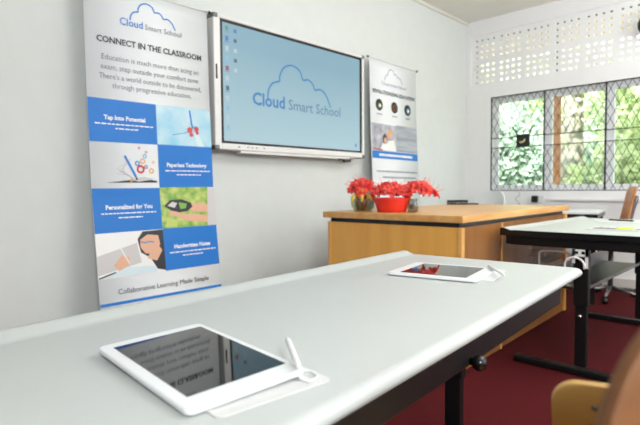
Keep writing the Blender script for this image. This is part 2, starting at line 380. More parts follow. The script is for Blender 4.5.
mm = {k: mat('print_' + k, c, .35) for k, c in dict(sky=(170, 216, 236), pale=(214, 232, 238), skin=(226, 176, 146), dark=(40, 40, 46), red=(210, 62, 60), green=(120, 176, 70), lgreen=(190, 208, 110), wht=(240, 240, 238), cyan=(70, 180, 210), org=(236, 170, 80), gry=(206, 202, 202), purple=(150, 70, 140), brown=(90, 56, 44), logo=(50, 128, 205)).items()}
def picture(parent, name, draw):
    keys = list(mm); b = MB(); draw(b, keys.index); b.build(name, [mm[k] for k in keys], parent)
M['sky_print'] = mat('print_sky_mottle', (214, 232, 238), .3, rgb2=(120, 196, 226), scale=5)
M['bokeh'] = mat('print_garden_mottle', (206, 214, 120), .35, rgb2=(104, 168, 66), scale=22)
rect(sky := MB(), XM, Rr, 1.324, 1.577, S); sky.build('sky_picture', M['sky_print'], t1)
rect(gd := MB(), XM, Rr, .793, 1.052, S); gd.build('garden_picture', M['bokeh'], t1)
def d(b, I):   # finger pressing a launch arrow over the sky
    stroke(b, [(1.66, 1.39), (1.76, 1.41), (1.83, 1.46)], .004, S, I('logo'), .003)
    stroke(b, [(1.795, 1.56), (1.805, 1.47), (1.815, 1.44)], .012, S, I('logo'), .0035)
    for x, z, r in ((1.79, 1.43, .02), (1.84, 1.44, .018), (1.80, 1.40, .014), (1.845, 1.415, .012)): disc(b, x, z, r, S, I('red'), .004)
    poly(b, [(1.82, 1.42), (1.845, 1.42), (1.90, 1.324), (1.84, 1.324)], S, I('pale'), .0035)
picture(t1, 'launch_picture', d)
def d(b, I):   # open book with pencil and letters
    poly(b, [(1.22, 1.083), (1.36, 1.098), (1.42, 1.09), (1.50, 1.10), (1.54, 1.093), (1.54, 1.083)], S, I('dark'))
    poly(b, [(1.36, 1.10), (1.40, 1.093), (1.53, 1.105), (1.45, 1.118)], S, I('gry'), .003)
    for k in range(7): stroke(b, [(1.40, 1.095), (1.36 - .012*k, 1.13 + .006*k), (1.285 + .016*k, 1.135 + .016*k)], .003, S, I('gry'), .003)
    stroke(b, [(1.338, 1.245), (1.402, 1.12)], .015, S, I('logo'), .004); stroke(b, [(1.402, 1.12), (1.41, 1.10)], .010, S, I('dark'), .004)
    stroke(b, [(1.37, 1.08), (1.373, 1.11)], .009, S, I('org'), .004)
    for x, z, r, c in ((1.435, 1.165, .020, 'red'), (1.45, 1.215, .013, 'org'), (1.415, 1.20, .012, 'logo'), (1.465, 1.245, .010, 'cyan'), (1.505, 1.155, .013, 'org'), (1.43, 1.295, .006, 'red'), (1.52, 1.21, .007, 'org'), (1.47, 1.18, .009, 'purple'), (1.475, 1.27, .006, 'red')):
        disc(b, x, z, r, S, I(c), .004, inner=r*.6)
picture(t1, 'book_picture', d)
def d(b, I):   # two hands holding a plant-green toy car
    poly(b, [(1.60, .875), (1.68, .86), (1.72, .835), (1.80, .825), (1.90, .815), (1.90, .86), (1.80, .875), (1.70, .88), (1.64, .91)], S, I('skin'), .003)
    poly(b, [(1.74, .94), (1.84, .95), (1.90, .93), (1.90, .885), (1.80, .89), (1.74, .91)], S, I('skin'), .003)
    poly(b, [(1.58, .935), (1.62, .97), (1.70, .975), (1.77, .95), (1.78, .925), (1.74, .895), (1.68, .89), (1.62, .905)], S, I('dark'), .0035)
    poly(b, [(1.60, .935), (1.635, .96), (1.67, .95), (1.65, .92)], S, I('gry'), .004)
    poly(b, [(1.68, .955), (1.74, .945), (1.73, .915), (1.69, .91)], S, I('green'), .004)
    poly(b, [(1.885, .793), (Rr, .793), (Rr, 1.052), (1.905, 1.052)], S, I('gry'), .003)
    poly(b, [(1.60, .86), (1.66, .84), (1.66, .80), (1.57, .80)], S, I('lgreen'), .003)
picture(t1, 'hands_picture', d)
def d(b, I):   # child writing with a pencil
    rect(b, L, XM, .529, .79, S, I('wht'), .002)
    poly(b, [(L, .66), (1.30, .70), (1.38, .72), (1.40, .60), (L, .55)], S, I('gry'), .0025)
    poly(b, [(1.385, .74), (1.42, .785), (XM, .788), (XM, .535), (1.50, .55), (1.46, .62), (1.40, .66)], S, I('dark'), .003)
    poly(b, [(1.40, .735), (1.45, .765), (1.52, .755), (1.53, .70), (1.49, .645), (1.43, .65), (1.40, .69)], S, I('skin'), .0035)
    stroke(b, [(1.40, .725), (1.43, .715), (1.46, .72), (1.49, .715)], .007, S, I('logo'), .004)
    poly(b, [(1.46, .66), (1.52, .69), (1.54, .66), (1.50, .60), (1.44, .62)], S, I('skin'), .004)
    poly(b, [(1.23, .60), (1.28, .655), (1.33, .64), (1.32, .59), (1.26, .565)], S, I('skin'), .004)
    stroke(b, [(1.275, .70), (1.325, .60)], .006, S, I('wht'), .0045)
    poly(b, [(1.16, .535), (1.30, .585), (1.48, .57), (1.50, .535)], S, I('pale'), .0038)
    stroke(b, [(1.14, .535), (1.24, .56)], .008, S, I('dark'), .004)
picture(t1, 'child_picture', d)

t2, S = banner('pull_up_banner', 'white banner with three round badges right of the whiteboard', 3.728, 4.505, 2.262, -.012)
L, Rr = 3.735, 4.500
m2 = mat('pale_logo_ink', (112, 134, 170), .4)
one(t2, 'logo_cloud', m2, lambda b: cloud(b, S, 3.965, 2.085, .29, .007))
one(t2, 'logo_text', m2, lambda b: put_text(b, 'Cloud Smart School', S, 3.905, 4.325, 2.037, h=.03))
one(t2, 'headline', M['ink'], lambda b: put_text(b, 'REVOLUTIONIZING EDUCATION', S, 3.765, 4.466, 1.945, bold=.02, h=.036))
for x, c, c2 in ((3.865, 'green', 'cyan'), (4.112, 'org', 'brown'), (4.34, 'cyan', 'logo')):
    def d(b, I): disc(b, x, 1.836, .056, S, I('dark')); disc(b, x, 1.836, .040, S, I(c), .003); disc(b, x + .008, 1.83, .018, S, I('wht' if c != 'org' else c2), .004)
    picture(t2, 'badge', d); one(t2, 'badge_caption', M['ginkl'], lambda b: words(b, x - .04, x + .04, 1.742, .012, S, 0, int(x*10)))
rect(p := MB(), L, 4.13, 1.396, 1.655, S); p.build('photo_background', mat('print_mottle', (206, 206, 214), .35, rgb2=(140, 140, 156), scale=14), t2)
rect(p := MB(), 4.13, Rr, 1.40, 1.665, S); p.build('photo_screen', mat('print_grey', (140, 146, 160), .35, rgb2=(186, 190, 200), scale=3, stretch=(1, 1, 12)), t2)
def d(b, I):
    disc(b, 3.94, 1.515, .035, S, I('brown'), .003, 1.4); disc(b, 3.945, 1.50, .022, S, I('skin'), .004, 1.3)
    disc(b, 4.03, 1.565, .034, S, I('org'), .003, 1.4); disc(b, 4.035, 1.55, .022, S, I('skin'), .004, 1.3)
    poly(b, [(3.86, 1.40), (3.90, 1.47), (3.98, 1.47), (4.0, 1.50), (4.09, 1.51), (4.125, 1.40)], S, I('wht'), .0028)
    stroke(b, [(3.75, 1.415), (3.90, 1.405)], .012, S, I('red'), .004)
picture(t2, 'people_picture', d)
rect(p := MB(), L, Rr, 1.322, 1.394, S); p.build('blue_band', M['blue'], t2)
p = MB(); words(p, 3.84, 4.40, 1.345, .024, S, 0, 4); p.build('band_text', M['wink'], t2)
for k, (a, c, z) in enumerate(((3.79, 4.47, 1.192), (3.88, 4.45, 1.135), (3.80, 4.44, 1.05), (3.86, 4.40, .99))): one(t2, 'body_text', M['ginkl'], lambda b: words(b, a, c, z, .014, S, 0, 9 + k))

# ------------------------------------------------------------------ interactive whiteboard
bx0, bx1, bz0, bz1 = 1.980, 3.603, 1.317, 2.246; bf = 2.94
wb = thing('interactive_whiteboard', 'wall-mounted interactive whiteboard showing a light blue desktop with a cloud logo', 'whiteboard', ((bx0+bx1)/2, YW, bz0))
cx = (bx0 + bx1)/2
def Bx(a, b_, z0, z1, y0, y1): return ((a - cx, y0 - YW, z0 - bz0), (b_ - cx, y1 - YW, z1 - bz0))
fr = MB()
fr.box(*Bx(bx0, 2.034, bz0, bz1, bf - .012, 3.03)); fr.box(*Bx(3.574, bx1, bz0, bz1, bf - .012, 3.03))
fr.box(*Bx(2.034, 3.574, 2.221, bz1, bf - .012, 3.03)); fr.box(*Bx(2.034, 3.574, bz0, 1.362, bf - .012, 3.03))
fr.build('frame', M['alu'], wb, bevel=.006)
MB().box(*Bx(2.034, 3.574, 1.355, 2.225, bf - .004, 3.03)).build('bezel', M['blackp'], wb)
MB().box(*Bx(2.3, 3.3, 1.45, 2.1, 3.02, YW)).build('wall_bracket', M['black'], wb)
sc = bpy.data.materials.new('screen_glow'); sc.use_nodes = True
n = sc.node_tree.nodes; l = sc.node_tree.links; pb = n['Principled BSDF']
tc = n.new('ShaderNodeTexCoord'); sx = n.new('ShaderNodeSeparateXYZ'); cr = n.new('ShaderNodeValToRGB')
mp = n.new('ShaderNodeMapping'); mp.inputs['Scale'].default_value = (1, 1, 1/.82)
l.new(tc.outputs['Object'], mp.inputs[0]); l.new(mp.outputs[0], sx.inputs[0]); l.new(sx.outputs[2], cr.inputs[0])
e = cr.color_ramp.elements; e[0].position = .05; e[0].color = lin((188, 222, 232)); e[1].position = .9; e[1].color = lin((144, 188, 206))
pb.inputs['Base Color'].default_value = (.02, .02, .02, 1); pb.inputs['Roughness'].default_value = .35
l.new(cr.outputs[0], pb.inputs['Emission Color']); SCR = .50; pb.inputs['Emission Strength'].default_value = SCR
scr = MB().box(*Bx(2.056, 3.541, 1.379, 2.200, bf - .006, bf)).build('screen', sc, wb)
def S(x, z, off=0): return Vector((x - cx, bf - .006 - off*.5 - YW, z - bz0))
def emat(nm, c): return mat(nm, c, .4, emit=SCR*.9)
def glow(nm, c):
    k = mat(nm, (30, 40, 50), .4); q = k.node_tree.nodes['Principled BSDF']; q.inputs['Emission Color'].default_value = lin(c); q.inputs['Emission Strength'].default_value = SCR; return k
gb, gg = glow('screen_logo_blue', (52, 134, 200)), glow('screen_text_grey', (84, 132, 170))
one(scr, 'logo_cloud', gb, lambda b: cloud(b, S, 2.457, 1.725, .695, .013))
one(scr, 'logo_text', gb, lambda b: put_text(b, 'Cloud', S, 2.311, 2.628, 1.662, bold=.022))
one(scr, 'logo_text', gg, lambda b: put_text(b, 'Smart School', S, 2.668, 3.275, 1.660))
cols = {a: glow('icon_' + a, c) for a, c in dict(green=(96, 164, 150), blue=(80, 130, 205), pale=(196, 218, 230), red=(160, 80, 100), dark=(80, 100, 120), cyan=(150, 205, 228)).items()}
for i, c in enumerate('green blue pale cyan red pale dark pale cyan pale cyan'.split()):
    z = 2.165 - i*.069; one(scr, 'icon', cols[c], lambda b: (rect(b, 2.078, 2.105, z - .018, z + .014, S, 0, .001, 1), rect(b, 2.074, 2.110, z - .028, z - .024, S, 0, .001, 1)))
for i, c in enumerate('blue dark pale dark pale'.split()):
    z = 2.160 - i*.069; one(scr, 'icon', cols[c], lambda b: rect(b, 2.150, 2.176, z - .016, z + .010, S, 0, .001, 1))
one(scr, 'icon', cols['blue'], lambda b: rect(b, 3.475, 3.497, 1.412, 1.440, S, 0, .001, 1))
one(scr, 'taskbar', glow('taskbar', (190, 216, 228)), lambda b: rect(b, 2.056, 3.541, 1.379, 1.396, S, 0, .0008, 1))
for x in (bx0, bx1):
    for z in (bz0, bz1):
        sx_ = 1 if x == bx0 else -1; sz_ = 1 if z == bz0 else -1
        MB().box(*Bx(x - sx_*.004, x + sx_*.036, z - sz_*.004, z + sz_*.030, bf - .016, 3.03)).build('corner_cap', M['grey'], wb, bevel=.008)
MB().box(*Bx(1.992, 2.004, 1.80, 1.90, bf - .015, bf)).build('side_slot', M['blackp'], wb)
MB().box(*Bx(2.2, 3.40, 1.298, 1.318, bf - .004, bf + .05)).build('pen_tray', M['alu'], wb, bevel=.004)
for x in (3.28, 3.34, 3.39): MB().box(*Bx(x, x + .035, 1.272 if x > 3.3 else 1.285, 1.300, bf + .0, bf + .03)).build('cable_plug', M['blackp'], wb, bevel=.004)
for x in (2.17, 2.25, 2.29, 2.33, 2.40): lb = MB(); rect(lb, x, x + .018, 1.338, 1.344, lambda a, b_, o=0: Vector((a - cx, bf - .0135 - YW, b_ - bz0)), 0, 0, 1); lb.build('button_mark', M['ink'], wb)

# ------------------------------------------------------------------ wooden desk
dk = thing('wooden_desk', 'tall honey-coloured wooden desk carrying the red flowers', 'desk', (2.4717, 1.3277, 0), .0377)
DL, DW = 1.92, 1.017
MB().box((0, 0, .842), (DL, DW, .882)).build('desk_top', M['deskx'], dk, bevel=.004)
MB().box((.04, .04, .812), (DL - .04, DW - .04, .842)).build('recess_strip', M['blackp'], dk)
MB().box((.022, .035, .012), (.042, DW - .06, .815)).build('front_panel', M['desk'], dk)
for y0, mm_ in ((.012, 'deskl'), (DW - .06, 'deskl')): MB().box((.012, y0, .05), (.05, y0 + .024, .815)).build('corner_post', M[mm_], dk, bevel=.002)
MB().box((.05, .016, .012), (.56, .036, .815)).build('side_panel', M['desk_shade'], dk)
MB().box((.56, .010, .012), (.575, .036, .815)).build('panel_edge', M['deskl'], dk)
MB().box((.575, .024, .012), (DL - .05, .040, .815)).build('side_panel', M['desk_shade'], dk)
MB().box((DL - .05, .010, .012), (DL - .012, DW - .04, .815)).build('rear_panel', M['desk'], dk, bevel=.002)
MB().box((.05, DW - .056, .05), (DL - .05, DW - .04, .815)).build('side_panel', M['desk_shade'], dk)
MB().box((.05, .045, 0), (DL - .05, DW - .07, .05)).build('plinth', M['black'], dk)
sp = thing('stapler', 'black stapler lying at the far edge of the wooden desk', 'stapler', (4.18, 2.25, .882), R(-60))
MB().box((-.14, -.022, 0), (.14, .022, .014)).build('base', M['blackp'], sp, bevel=.004)
MB().box((-.14, -.018, .018), (.05, .018, .042)).build('arm', M['blackp'], sp, bevel=.008)
MB().box((-.11, -.014, .010), (-.07, .014, .020)).build('hinge', M['grey'], sp)

# ------------------------------------------------------------------ flowers
PET = [mat('petal_red_a', (234, 62, 54), .5, rgb2=(214, 38, 36), scale=30), mat('petal_red_b', (240, 92, 82), .5, rgb2=(228, 62, 56), scale=30)]
M['yellow'] = mat('yellow_petal', (236, 196, 60), .5); M['stem'] = mat('stem_green', (96, 120, 60), .6); M['stam'] = mat('stamen_pink', (240, 120, 110), .5)
def petal(mb, ang, ln, wd, lift, curl, rd):
    nu, nv = 6, 4; vs = []; ca, sa = math.cos(ang), math.sin(ang); ph = rd.uniform(0, 6)
    for i in range(nu + 1):
        u = i/nu; w_ = wd * math.sin(math.pi * min(1, .12 + u*.86))**.7
        for j in range(nv + 1):
            v = j/nv*2 - 1; x = ln*u; y = w_*v/2
            z = lift*u*ln - curl*u*u*ln + .18*wd*v*v + .10*wd*math.sin(ph + v*5 + u*7)*u
            vs.append((x*ca - y*sa, x*sa + y*ca, z))
    mb.add(vs, [(i*(nv+1)+j, (i+1)*(nv+1)+j, (i+1)*(nv+1)+j+1, i*(nv+1)+j+1) for i in range(nu) for j in range(nv)], 0, True)
def flower_proto(k):
    rd = random.Random(k); b = MB(); n = 6
    for i in range(n): petal(b, i*2*math.pi/n + rd.uniform(-.15, .15), rd.uniform(.036, .048), rd.uniform(.038, .048), rd.uniform(.3, .8), rd.uniform(.3, .9), rd)
    for i in range(4): petal(b, i*math.pi/2 + rd.uniform(-.3, .3), rd.uniform(.022, .03), .02, 1.1, .3, rd)
    f = b.build('red_flower', PET[k % 2])
    s_ = MB()
    for i in range(2):
        a = rd.uniform(0, 6.28); s_.tube([(0, 0, 0), (.012*math.cos(a), .012*math.sin(a), .03), (.028*math.cos(a), .028*math.sin(a), .055)], .0012, 4)
        s_.lathe([(0, .052), (.003, .055), (0, .058)], 5, 0, (.028*math.cos(a), .028*math.sin(a), 0))
    s_.build('stamens', M['stam'], f)
    return f
protos = [flower_proto(k) for k in range(4)]; used = set()
def place_flowers(spots, group, label, seed, size=1):
    rd = random.Random(seed)
    for (x, y, z, dx, dy) in spots:
        k = rd.randrange(4); f = protos[k]
        if k in used: f = copy_tree(f)
        used.add(k); f.location = (x, y, z)
        d_ = Vector((dx, dy, rd.uniform(.4, 1))).normalized(); f.rotation_euler = d_.to_track_quat('Z', 'Y').to_euler(); f.rotation_euler.rotate_axis('Z', rd.uniform(0, 6))
        s_ = size * rd.uniform(.85, 1.15); f.scale = (s_, s_, s_); tag(f, label, 'flower', group)
ux, uy = .697, -.717      # roughly across the view, for spreading the blooms along the desk front
def cluster(cx, cy, cz, rx, ry, rz, n, seed):
    rd = random.Random(seed); out = []
    for i in range(n):
        a = i * 2.4; q = math.sqrt((i + .5)/n); x = q*rx*math.cos(a); y = q*ry*math.sin(a); z = rz*math.sqrt(max(0, 1 - q*q)) 
        out.append((cx + x*ux - y*uy*0 + y*.7, cy + x*uy + y*.7, cz + z + rd.uniform(-.008, .008), (x*ux + y*.7)*12 - .3, (x*uy + y*.7)*12 - .3))
    return out
DZ = .882
P1 = (2.640, 2.165); P2 = (2.660, 1.935); P3 = (2.700, 1.80)
v1 = thing('flower_bowl', 'greenish glass bowl holding red flowers, leftmost on the desk', 'bowl', (*P1, DZ))
MB().lathe([(0, .004), (.055, .004), (.072, .03), (.080, .085), (.083, .085), (.076, .03), (.058, 0), (0, 0)], 28).build('glass_wall', M['bowl_glass'], v1)
st = MB(); rd = random.Random(2)
for i in range(26):
    a = rd.uniform(0, 6.28); q = rd.uniform(0, .055); st.tube([(q*.6*math.cos(a), q*.6*math.sin(a), .008), (q*math.cos(a+.5), q*math.sin(a+.5), .045), (q*math.cos(a+1), q*math.sin(a+1), .095)], .005, 5, int(rd.random() > .7))
st.build('stems', [mat('stem_red', (190, 84, 76), .6), mat('stem_pale', (170, 176, 120), .6)], v1)
for a in (3.0, 3.8, 4.5):
    MB().tube([(.02*math.cos(a), .02*math.sin(a), .10), (.06*math.cos(a), .06*math.sin(a), .112), (.088*math.cos(a), .088*math.sin(a), .095), (.098*math.cos(a), .098*math.sin(a), .065)], [.008, .014, .013, .004], 6).build('yellow_petal', M['yellow'], v1)
MB().tube([(-.05, -.05, .10), (-.058, -.05, .135), (-.07, -.055, .155)], [.007, .006, .002], 6).build('yellow_petal', M['yellow'], v1)
v2 = thing('plastic_bowl', 'red plastic bowl of red flowers, middle of the desk front', 'bowl', (*P2, DZ))
MB().lathe([(0, .003), (.088, .003), (.092, .02), (.118, .088), (.124, .092), (.124, .086), (.098, .018), (.094, 0), (0, 0)], 32).build('bowl_wall', mat('red_plastic', (222, 50, 36), .38, spec=.4), v2)
MB().lathe([(0, .070), (.10, .072), (.112, .07)], 24).build('water', mat('dark_stems', (110, 30, 26), .6), v2)
v3 = thing('glass_jar', 'small clear glass jar holding red flowers, rightmost on the desk', 'jar', (*P3, DZ))
MB().lathe([(0, .003), (.030, .003), (.030, .05), (.026, .07), (.030, .085), (.033, .085), (.029, .07), (.033, .05), (.033, 0), (0, 0)], 20).build('jar_wall', M['clear'], v3)
MB().lathe([(0, .02), (.022, .02), (.022, .052), (0, .052)], 14).build('dark_content', mat('jar_content', (60, 66, 64), .4), v3)
place_flowers(cluster(P1[0], P1[1], DZ + .105, .095, .07, .085, 17, 1), 'red flowers in the glass bowl', 'coral red bloom in the glass bowl at left of desk', 1)
place_flowers(cluster(P2[0], P2[1], DZ + .100, .115, .09, .06, 19, 2), 'red flowers in the red bowl', 'coral red bloom in the red plastic bowl', 2)
place_flowers(cluster(P3[0] + .03, P3[1] - .03, DZ + .100, .095, .06, .07, 15, 3), 'red flowers in the glass jar', 'coral red bloom in the small glass jar', 3)

# ------------------------------------------------------------------ student tables
def table(name, label, corner, z, rz, L, W, legs, rail=True):
    t = thing(name, label, 'table', (corner[0], corner[1], 0), rz)
    # local: x runs 0..L away from the camera, y runs 0 (lip side) .. -W
    prof = [(0, -.034), (.000, .002), (.004, .010), (.012, .013), (.026, .011), (.050, .002), (.066, -.002), (.085, 0), (.40, 0), (W - .024, 0), (W - .012, -.002), (W - .004, -.008), (W, -.017), (W - .004, -.026), (W - .014, -.033), (W - .03, -.034)]
    prof = [(max(0, a), b_) for a, b_ in prof]
    b = MB(); n = len(prof)
    vs = [(x, -a, z + h) for x in (0.004, L - .004) for a, h in prof]
    b.add(vs, [(i, n + i, n + (i+1) % n, (i+1) % n) for i in range(n)], 0, False)
    b.add([vs[i] for i in range(n)], [tuple(range(n))]); b.add([vs[n + i] for i in range(n)], [tuple(range(n))[::-1]])
    o = b.build('table_top', M['lam'], t)
    for p in o.data.polygons: p.use_smooth = abs(p.normal.x) < .5
    for x0, x1 in ((0, .004), (L - .004, L)):
        MB().prism([(a, h - (.001 if h > -.02 else 0.0)) for a, h in prof], lambda p: (x0, -p[0], z + p[1]), lambda p: (x1, -p[0], z + p[1])).build('edge_band', M['blackp'], t)
    zu = z - .034
    for y in (.035, W - .028):
        MB().box((legs[0] - .03, -y - .012, zu - .052), (legs[1] + .03, -y + .012, zu)).build('rail', M['black'], t, bevel=.003)
    for k, x in enumerate(legs):
        MB().box((x - .025, -W + .04, zu - .055), (x + .025, -.047, zu)).build('cross_beam', M['black'], t, bevel=.003)
        yc = -W*.5 - (.065 if name == 'adjustable_table' else 0)
        MB().box((x - .018, yc - .030, .05), (x + .018, yc + .030, z - .30)).build('leg', M['black'], t, bevel=.004)
        MB().box((x - .023, yc - .037, z - .40), (x + .023, yc + .037, zu - .055)).build('leg_sleeve', M['black'], t, bevel=.005)
        MB().box((x - .03, -W + .03, .004), (x + .03, -.075, .038)).build('foot_bar', M['black'], t, bevel=.006)
        sgn = 1 if k == 0 else -1
        MB().lathe([(0, .012), (.009, .012), (.011, .006), (.011, 0)], 12).build('bolt', M['chrome'], t).matrix_local = Matrix.Translation((x - .023 if k == 0 else x + .023, yc, z - .455)) @ Matrix.Rotation(R(-90 if k == 0 else 90), 4, 'Y')
        for y in (-W + .06, -.09): MB().lathe([(0, 0), (.016, 0), (.016, .01), (0, .01)], 10, 0, (x, y, 0)).build('glide', M['blackp'], t)
    return t, yc
# near table: origin at its near-left (lip side) corner
ph = .083; Lt = 1.98
ca, sa = math.cos(ph), math.sin(ph)
T1 = (1.8586 - Lt*ca, 1.2933 - Lt*sa)
near, _ = table('tablet_table', 'large white table with rounded edge and black frame in the foreground', T1, .745, ph, Lt, .733, (.16, Lt - .26))
kn = MB().lathe([(0, 0), (.008, 0), (.008, .006), (.013, .009), (.0165, .017), (.0165, .024), (.011, .032), (0, .034)], 18).build('clamp_knob', M['blackp'], near)
kn.matrix_local = Matrix.Translation((Lt - .955, -.717, .668)) @ Matrix.Rotation(R(90), 4, 'X')
T2 = (2.87, 1.30)
tb, yc = table('adjustable_table', 'white table with black edge and height-adjustable leg at right', T2, .787, 0, 1.49, .745, (.06, 1.43))
# shelf slung between the legs
sh = MB().box((.10, -.44, .462), (1.40, -.22, .466)).build('shelf', mat('shelf_metal', (62, 64, 64), .35, .6), tb)
MB().box((.10, -.445, .462), (1.40, -.438, .480)).build('shelf_lip', M['grey'], sh); MB().box((.10, -.222, .462), (1.40, -.215, .56)).build('shelf_lip', M['grey'], sh)
# silver bracket and ring on the near post
bk = MB(); yq = yc
bk.box((.000, yq + .02, .625), (.006, yq + .034, .700)); bk.box((.000, yq - .045, .600), (.006, yq - .031, .700)); bk.box((.000, yq - .045, .662), (.006, yq + .034, .700))
bk.build('bracket', M['alu'], tb)
for dy_ in (.012, -.022): MB().box((-.002, yq + dy_ - .008, .676), (.0005, yq + dy_ + .008, .690)).build('bracket_hole', M['blackp'], tb)
MB().tube([(-.004, yq + .05 * math.cos(a) + .02, .612 + .045 * math.sin(a)) for a in [math.pi * i / 10 for i in range(-2, 12)]], .006, 8).build('hook_ring', M['alu'], tb)

# chrome loop and wire basket slung beside the near leg
lp = MB().tube([(x - T2[0], y - T2[1], z) for x, y, z in catmull([(2.97, 1.107, .54), (2.97, 1.108, .635), (2.97, 1.104, .655), (2.97, 1.085, .666), (2.97, 1.01, .670), (2.97, .955, .665), (2.97, .936, .655), (2.97, .932, .63), (2.97, .930, .482)], 4)], .0055, 8)
lp.tube([(.10, .108 - .3, .54), (.10, -.37, .54)], .004, 6).tube([(.10, -.345, .482), (.10, -.385, .482)], .009, 6)
lp.build('chrome_loop', mat('bright_steel', (205, 205, 200), .3, .5), tb)
wk = thing('wire_basket', 'grey wire basket under the left corner of the adjustable table', 'wire basket', (3.34, 1.205, .56))
wb_ = MB(); bw, bd, bh = .13, .055, .115
for z in (0, .04, .08, bh): wb_.tube([(-bw, -bd, z), (bw, -bd, z), (bw, bd, z), (-bw, bd, z), (-bw, -bd, z)], .0035 if z == bh else .0018, 5)
for i in range(13):
    x = -bw + 2*bw*i/12; wb_.tube([(x, -bd, bh), (x, -bd, 0), (x, bd, 0), (x, bd, bh)], .0016, 4)
for i in range(5):
    y = -bd + 2*bd*i/4; wb_.tube([(-bw, y, bh), (-bw, y, 0), (bw, y, 0), (bw, y, bh)], .0016, 4)
wb_.build('wire_mesh', mat('wire_grey', (150, 152, 150), .4, .4), wk)
for s_ in (-1, 1): MB().tube([(s_*.08, 0, bh), (s_*.08, 0, .185)], .003, 5).tube([(s_*.08, -bd, bh), (s_*.08, bd, bh)], .003, 5).build('hanger', M['grey'], wk)

# ------------------------------------------------------------------ tablets, sheets, styluses
def rounded(sx, sy, r, n=5):
    out = []
    for cx_, cy_, a0 in ((sx/2 - r, sy/2 - r, 0), (-sx/2 + r, sy/2 - r, 90), (-sx/2 + r, -sy/2 + r, 180), (sx/2 - r, -sy/2 + r, 270)):
        for i in range(n + 1): a = R(a0 + 90*i/n); out.append((cx_ + r*math.cos(a), cy_ + r*math.sin(a)))
    return out
def slab(sx, sy, r, z0, z1): return MB().prism(rounded(sx, sy, r), lambda p: (p[0], p[1], z0), lambda p: (p[0], p[1], z1))
def tablet(label, x, y, rz, sx, sy, z=.7472, tx=0, ty=0, ox=0, oy=0, mx=.022, my=.040):
    t = thing('tablet', label, 'tablet', (x, y, z), rz); t.rotation_euler = (ty, -tx, rz)
    slab(sx, sy, .014, 0, .009).build('casing', M['white'], t, bevel=.003, seg=3)
    MB().box((-sx/2 + mx + ox, -sy/2 + my + oy, .0085), (sx/2 - mx + ox, sy/2 - my + oy, .0094)).build('screen', M['glassd'], t)
    slab(.014, .006, .0028, .0088, .0094).build('home_button', M['alu'], t).location = (0, -sy/2 + .018, 0)
    for s_ in (-1, 1): MB().box((s_*.035 - .005, -sy/2 + .016, .0088), (s_*.035 + .005, -sy/2 + .020, .0093)).build('side_key', M['alu'], t)
    return t
def sheet(label, x, y, rz, sx, sy):
    o = slab(sx, sy, .012, 0, .0016).build('plastic_sheet', M['paper'])
    o.location = (x, y, .7454); o.rotation_euler = (0, 0, rz); return tag(o, label, 'cover sheet')
tablet('white tablet with dark screen, nearest the camera on the white table', .4326, .710, -.062, .199, .333, .7530, .030, .016, .004, .006, .0155, .032)
sheet('thin white cover sheet under the nearest tablet', .462, .684, R(-5), .195, .340)
tablet('white tablet with dark screen at the far corner of the table', 1.4996, .8774, .2, .264, .299)
sheet('thin white cover sheet under the far tablet', 1.545, .852, R(15), .250, .285)
def stylus(label, p, q):
    p, q = Vector(p), Vector(q); t = thing('stylus', label, 'stylus', p)
    t.rotation_euler = (q - p).to_track_quat('Z', 'Y').to_euler(); ln = (q - p).length
    MB().lathe([(0, 0), (.003, .002), (.0048, .012), (.0052, ln*.5), (.0052, ln - .01), (.003, ln), (0, ln)], 12).build('barrel', M['white'], t)
    MB().lathe([(.0049, ln*.62), (.0055, ln*.63), (.0055, ln*.66), (.0049, ln*.67)], 12).build('collar', M['alu'], t)
stylus('white stylus leaning across the right corner of the nearest tablet', (.500, .533, .7700), (.562, .628, .7800))
stylus('white stylus across the near corner of the far tablet', (1.500, .665, .7630), (1.655, .790, .7630))
tt = tag(MB().tube(catmull([(.505, .535, .7515), (.520, .560, .7515), (.535, .548, .7515), (.528, .522, .7515), (.507, .519, .7515), (.495, .530, .760)], 5), .0022, 6).build('pen_tether', M['white']), 'short white coiled tether at the near stylus tip', 'tether')

# ------------------------------------------------------------------ papers on the far table
pb_ = thing('brochure', 'printed brochure with a yellow-green patch on the far white table', 'brochure', (3.30, .80, .788), R(4))
MB().box((-.16, -.20, 0), (.13, .12, .003)).build('page', M['paper'], pb_)
S = lambda x, y, off=0: Vector((x, y, .003 + off*.3))
rd = random.Random(8)
for y in [.10 - k*.018 for k in range(9)] + [-.115 - k*.018 for k in range(4)]:
    h_ = rd.uniform(.09, .16); one(pb_, 'print_line', M['ink'], lambda b: poly(b, [(-.10, y), (-.10 + h_, y), (-.10 + h_, y - .015), (-.10, y - .015)], S, 0))
one(pb_, 'colour_patch', mat('lime_print', (200, 214, 50), .5), lambda b: poly(b, [(-.12, -.02), (.06, -.02), (.06, -.10), (-.12, -.10)], S, 0, .008))
pp = thing('paper_sheet', 'blank white sheet near the far end of the adjustable table', 'paper', (4.02, .88, .788), R(20))
MB().box((-.15, -.21, 0), (.15, .21, .002)).build('page', M['paper'], pp)
pe = thing('pen', 'black pen lying on the sheet at the far end of the table', 'pen', (4.06, 1.02, .7952), 0)
MB().tube([(0, 0, 0), (-.05, -.16, 0)], .0065, 8).build('barrel', M['blackp'], pe); MB().tube([(-.05, -.16, 0), (-.054, -.173, 0)], [.0045, .001], 8).build('nib', M['grey'], pe)

# table at the window with black edge
t3 = thing('window_table', 'white-topped table with thick black edge between wooden desk and window', 'table', (5.05, 1.80, .043), R(10))
MB().box((-.36, -.46, .752), (.36, .46, .772)).build('table_top', M['white'], t3, bevel=.003)
MB().box((-.355, -.455, .715), (.355, .455, .752)).build('apron', M['blackp'], t3)
for a in (-.32, .32):
    for c in (-.42, .42): MB().box((a - .02, c - .02, -.043), (a + .02, c + .02, .715)).build('leg', M['black'], t3)

